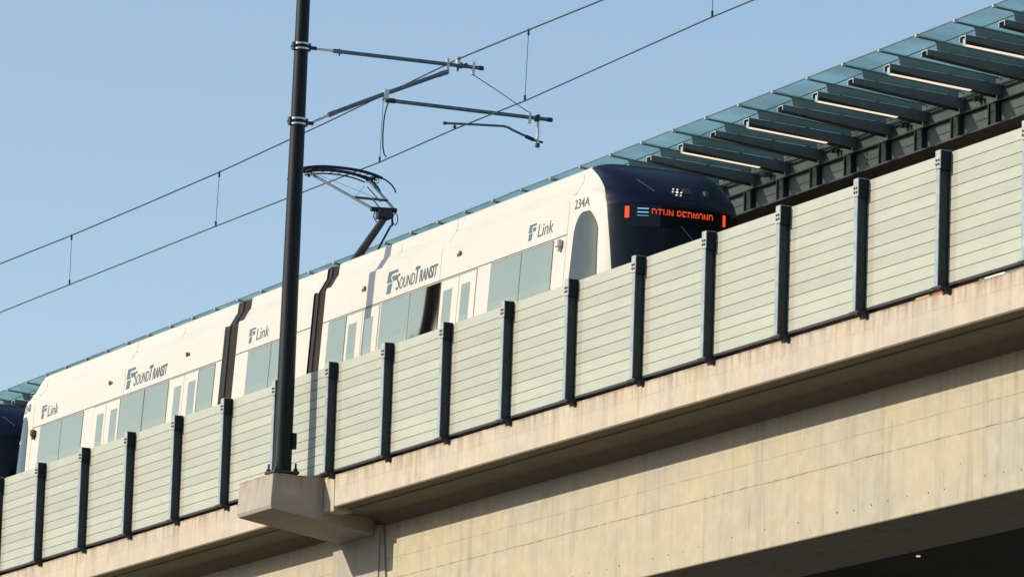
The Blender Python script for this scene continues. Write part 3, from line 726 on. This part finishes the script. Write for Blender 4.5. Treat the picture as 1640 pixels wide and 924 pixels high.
# ------------------------------------------------------------------ station canopy
cn = thing('station_canopy', 'teal glass station canopy on dark steel brackets and a grey girder above the platform', 'canopy', (-25, 5.5, .75))
def cap_x(k): return -4.75 - 1.2115*k
KS = range(-6, 44)
for k in KS:
    xa, xb = cap_x(k+1)+.006, cap_x(k)-.006
    gp = MB().hexa([(xa,3.50,5.335),(xb,3.50,5.335),(xb,5.75,5.155),(xa,5.75,5.155),(xa,3.50,5.352),(xb,3.50,5.352),(xb,5.75,5.172),(xa,5.75,5.172)])
    gp.build('glass_panel', M_glass, cn)
MB().tube([(cap_x(43),3.495,5.343),(cap_x(-6),3.495,5.343)], .012, 6).build('edge_trim', M_cansteel, cn)
MB().box(cap_x(43), cap_x(-6), 4.02, 4.05, 5.318, 5.325).build('glass_joint', mat('joint_blue', (.08,.16,.22), .5), cn)
def bracket(lit):
    X = 0.0
    b = MB().hexa([(X-.012,3.50,5.300),(X+.012,3.50,5.300),(X+.012,5.62,5.130),(X-.012,5.62,5.130),(X-.012,3.50,5.328),(X+.012,3.50,5.328),(X+.012,5.62,5.158),(X-.012,5.62,5.158)])
    root = b.build('bracket', M_cansteel, None, base=(0,0,0))
    MB().box(X-.03, X+.03, 3.47, 3.53, 5.298, 5.358, .008).build('end_cap', M_silver, root)
    MB().hexa([(X-.01,3.86,5.14),(X+.01,3.86,5.14),(X+.01,5.56,5.062),(X-.01,5.56,5.062),(X-.01,3.82,5.275),(X+.01,3.82,5.275),(X+.01,5.56,5.134),(X-.01,5.56,5.134)]).build('fin', M_fin, root)
    # channel, tapering from tip to root: top web and two legs
    def zt(y): return 5.118 - (y-3.64)*.046
    def zb(y): return 5.030 - (y-3.64)*.100
    c = MB()
    for x0, x1, top in ((X-.095, X-.080, 0), (X+.080, X+.095, 0)):
        c.hexa([(x0,3.64,zb(3.64)),(x1,3.64,zb(3.64)),(x1,5.62,zb(5.62)),(x0,5.62,zb(5.62)),(x0,3.64,zt(3.64)),(x1,3.64,zt(3.64)),(x1,5.62,zt(5.62)),(x0,5.62,zt(5.62))])
    c.hexa([(X-.08,3.64,zt(3.64)-.015),(X+.08,3.64,zt(3.64)-.015),(X+.08,5.62,zt(5.62)-.015),(X-.08,5.62,zt(5.62)-.015),(X-.08,3.64,zt(3.64)),(X+.08,3.64,zt(3.64)),(X+.08,5.62,zt(5.62)),(X-.08,5.62,zt(5.62))])
    for yy in (4.1, 4.75, 5.4): c.box(X-.02, X+.02, yy-.03, yy+.03, zt(yy)-.01, zt(yy)+.03)
    c.build('channel', M_cansteel, root)
    e = MB(); zt0, zb0 = zt(3.64), zb(3.64)
    e.box(X-.097, X-.078, 3.630, 3.640, zb0, zt0); e.box(X+.078, X+.097, 3.630, 3.640, zb0, zt0); e.box(X-.078, X+.078, 3.630, 3.640, zt0-.017, zt0)
    if lit: e.box(X+.02, X+.098, 3.628, 3.641, 4.955, zb0+.03)
    e.build('channel_edge', M_silver, root)
    if lit:
        MB().hexa([(X+.025,3.642,4.965),(X+.095,3.642,4.965),(X+.095,5.08,4.875),(X+.025,5.08,4.875),(X+.025,3.642,zb(3.64)),(X+.095,3.642,zb(3.64)),(X+.095,5.08,zb(5.08)),(X+.025,5.08,zb(5.08))]).build('light_housing', M_dark, root)
        MB().hexa([(X+.03,3.645,4.952),(X+.10,3.645,4.952),(X+.10,5.08,4.862),(X+.03,5.08,4.862),(X+.03,3.645,4.964),(X+.10,3.645,4.964),(X+.10,5.08,4.874),(X+.03,5.08,4.874)]).build('light_strip', M_strip, root)
    return root
pr = {0: bracket(False), 1: bracket(True)}
used = set()
for k in KS:
    t = k % 2; p = pr[t]
    if t in used:
        c = p.copy(); COL.objects.link(c)
        for ch in [q for q in bpy.data.objects if q.parent is p]:
            d = ch.copy(); COL.objects.link(d); d.parent = c
    else: c = p; used.add(t)
    c.parent = cn; c.location = Vector((cap_x(k), 0, 0)) - Vector(cn.location)
xa, xb = cap_x(43), cap_x(-6)
gm = MB().box(xa, xb, 5.60, 5.63, 4.37, 4.73); gr = gm.build('girder', M_gird, cn)
MB().box(xa, xb, 5.44, 6.0, 4.335, 4.362).build('bottom_flange', M_girdd, gr)
MB().box(xa, xb, 5.52, 5.66, 4.732, 4.752).build('top_flange', M_girdd, gr)
MB().box(xa, xb, 5.64, 5.67, 4.755, 5.16).build('fascia_plate', M_gird, cn)
MB().box(xa, xb, 5.50, 5.525, 5.00, 5.03).box(xa, xb, 5.57, 5.595, 4.985, 5.015).build('purlin', M_cansteel, cn)
for k in KS:
    x = cap_x(k)
    MB().box(x-.13, x-.10, 5.50, 5.598, 4.365, 4.73).box(x+.10, x+.13, 5.50, 5.598, 4.365, 4.73).box(x-.10, x+.10, 5.53, 5.597, 4.365, 4.73).build('stiffener', M_girdd, gr)
    if k % 2 == 1:
        m = MB().tube([(x-.62, 5.60, 4.93),(x-.62, 5.52, 4.90)], .045, 10).tube([(x-.50, 5.60, 4.91),(x-.50, 5.54, 4.87)], .035, 8).tube([(x-.72,5.58,4.93),(x-.45,5.58,4.91)], .012, 6)
        m.build('flood_lamp', M_dark, cn)
    if k % 5 == 2:
        m = MB()
        for i in range(4): m.tube([(x+.52, 5.598, 4.42+i*.08),(x+.52, 5.585, 4.42+i*.08)], .016, 6)
        m.build('splice_bolt', M_dark, gr)
MB().box(xa, xb, 6.0, 12.6, 4.34, 4.38).build('soffit', M_brown, cn)
MB().box(xa, xb, 5.68, 12.6, 5.12, 5.17).build('roof_deck', M_gird, cn)
MB().box(xa, xb, 12.5, 12.6, .76, 5.1).build('rear_screen', M_stn, cn)
for i in range(8):
    x = -8.75 - i*5.45 if i else -8.75
    m = MB().tube([(x, 6.0, .76),(x, 6.0, 4.335)], .085, 14)
    m.tube([(x+.30, 6.0, 2.6),(x+.42, 5.9, 4.335)], .075, 12).tube([(x-.28, 6.05, 2.9),(x-.05, 6.0, 4.335)], .06, 12)
    m.tube([(x, 6.0, 2.2),(x+.30, 6.0, 2.65)], .075, 12)
    m.build('column', M_pipe, cn, smooth=True)
for x in (-15.8, -17.24, -21, -4.2):
    MB().tube([(x, 6.02, 4.20),(x, 6.02, 4.335)], .010, 6).tube([(x, 6.02, 3.9),(x, 6.02, 4.2)], .010, 6).build('hanger_rod', M_silver, cn)

cn.rotation_euler = (0, -.0018, 0); cn.location.z -= .03
# ------------------------------------------------------------------ platform
pf = thing('station_platform', 'dark concrete station platform standing behind the track, seen through the barrier gap', 'platform', (-20, 8, -16))
MB().box(xa, xb, 3.80, 14, .45, .755).build('platform_slab', mat('platform_concrete', (.5,.42,.30), .8, var=.2, scale=2), pf)
MB().box(xa, xb, 4.3, 4.5, -1.2, .45).build('platform_wall', M_stn, pf)
MB().box(-70, 25, 3.6, 30, -1.60, -1.2).build('concourse_slab', M_stn, pf)
MB().box(-70, 25, 16, 16.6, -2.2, -1.6).build('cross_beam', M_stn, pf)
for x in (-45, -22, 1): MB().box(x-.8, x+.8, 8, 10, -16, -1.6).build('support_column', M_stn, pf)
MB().tube([(-14.4, 7.6, -1.60),(-14.4, 7.6, -1.62)], .035, 14).build('soffit_light', mat('downlight', (.8,.8,.7), .4, emis=(1,.85,.6), es=.6), pf)
def place_item(name, label, cat, parts):
    t = thing(name, label, cat, (parts[0][1], 5.0, .755))
    for nm, x0, x1, y0, y1, z0, z1, m in parts: MB().box(x0, x1, y0, y1, z0, z1, .006).build(nm, m, t)
M_tan = mat('sign_tan', (.55,.33,.18), .6); M_red = mat('sign_red', (.45,.05,.03), .5); M_wh = mat('sign_white', (.75,.73,.66), .5); M_gg = mat('cabinet_grey', (.12,.16,.18), .5)
place_item('information_board', 'tan notice board on the platform, showing under the barrier bottom', 'sign board', [('board',-9.85,-9.40,5.0,5.04,1.2,2.2,M_tan),('leg',-9.83,-9.79,5.0,5.04,.756,1.2,M_dark),('leg',-9.46,-9.42,5.0,5.04,.756,1.2,M_dark)])
place_item('vending_cabinet', 'red cabinet on the platform beside the tan notice board', 'cabinet', [('cabinet',-9.30,-8.82,5.0,5.5,.86,2.3,M_red),('plinth',-9.28,-8.84,5.02,5.48,.757,.86,M_dark)])
place_item('ticket_machine', 'white ticket machine on the platform at the right edge of the picture', 'ticket machine', [('cabinet',-7.62,-6.98,5.0,5.6,.86,2.4,M_wh),('side_panel',-7.80,-7.64,5.0,5.5,.86,2.4,M_gg),('plinth',-7.60,-7.0,5.02,5.58,.757,.86,M_dark)])
place_item('platform_bench', 'dark grey metal bench back left of the white ticket machine', 'bench', [('seat',-8.6,-7.95,5.2,5.6,1.15,1.2,M_gg),('backrest',-8.6,-7.95,5.58,5.62,1.25,1.85,M_gg),('leg',-8.55,-8.5,5.25,5.55,.757,1.15,M_dark),('leg',-8.05,-8.0,5.25,5.55,.757,1.15,M_dark)])
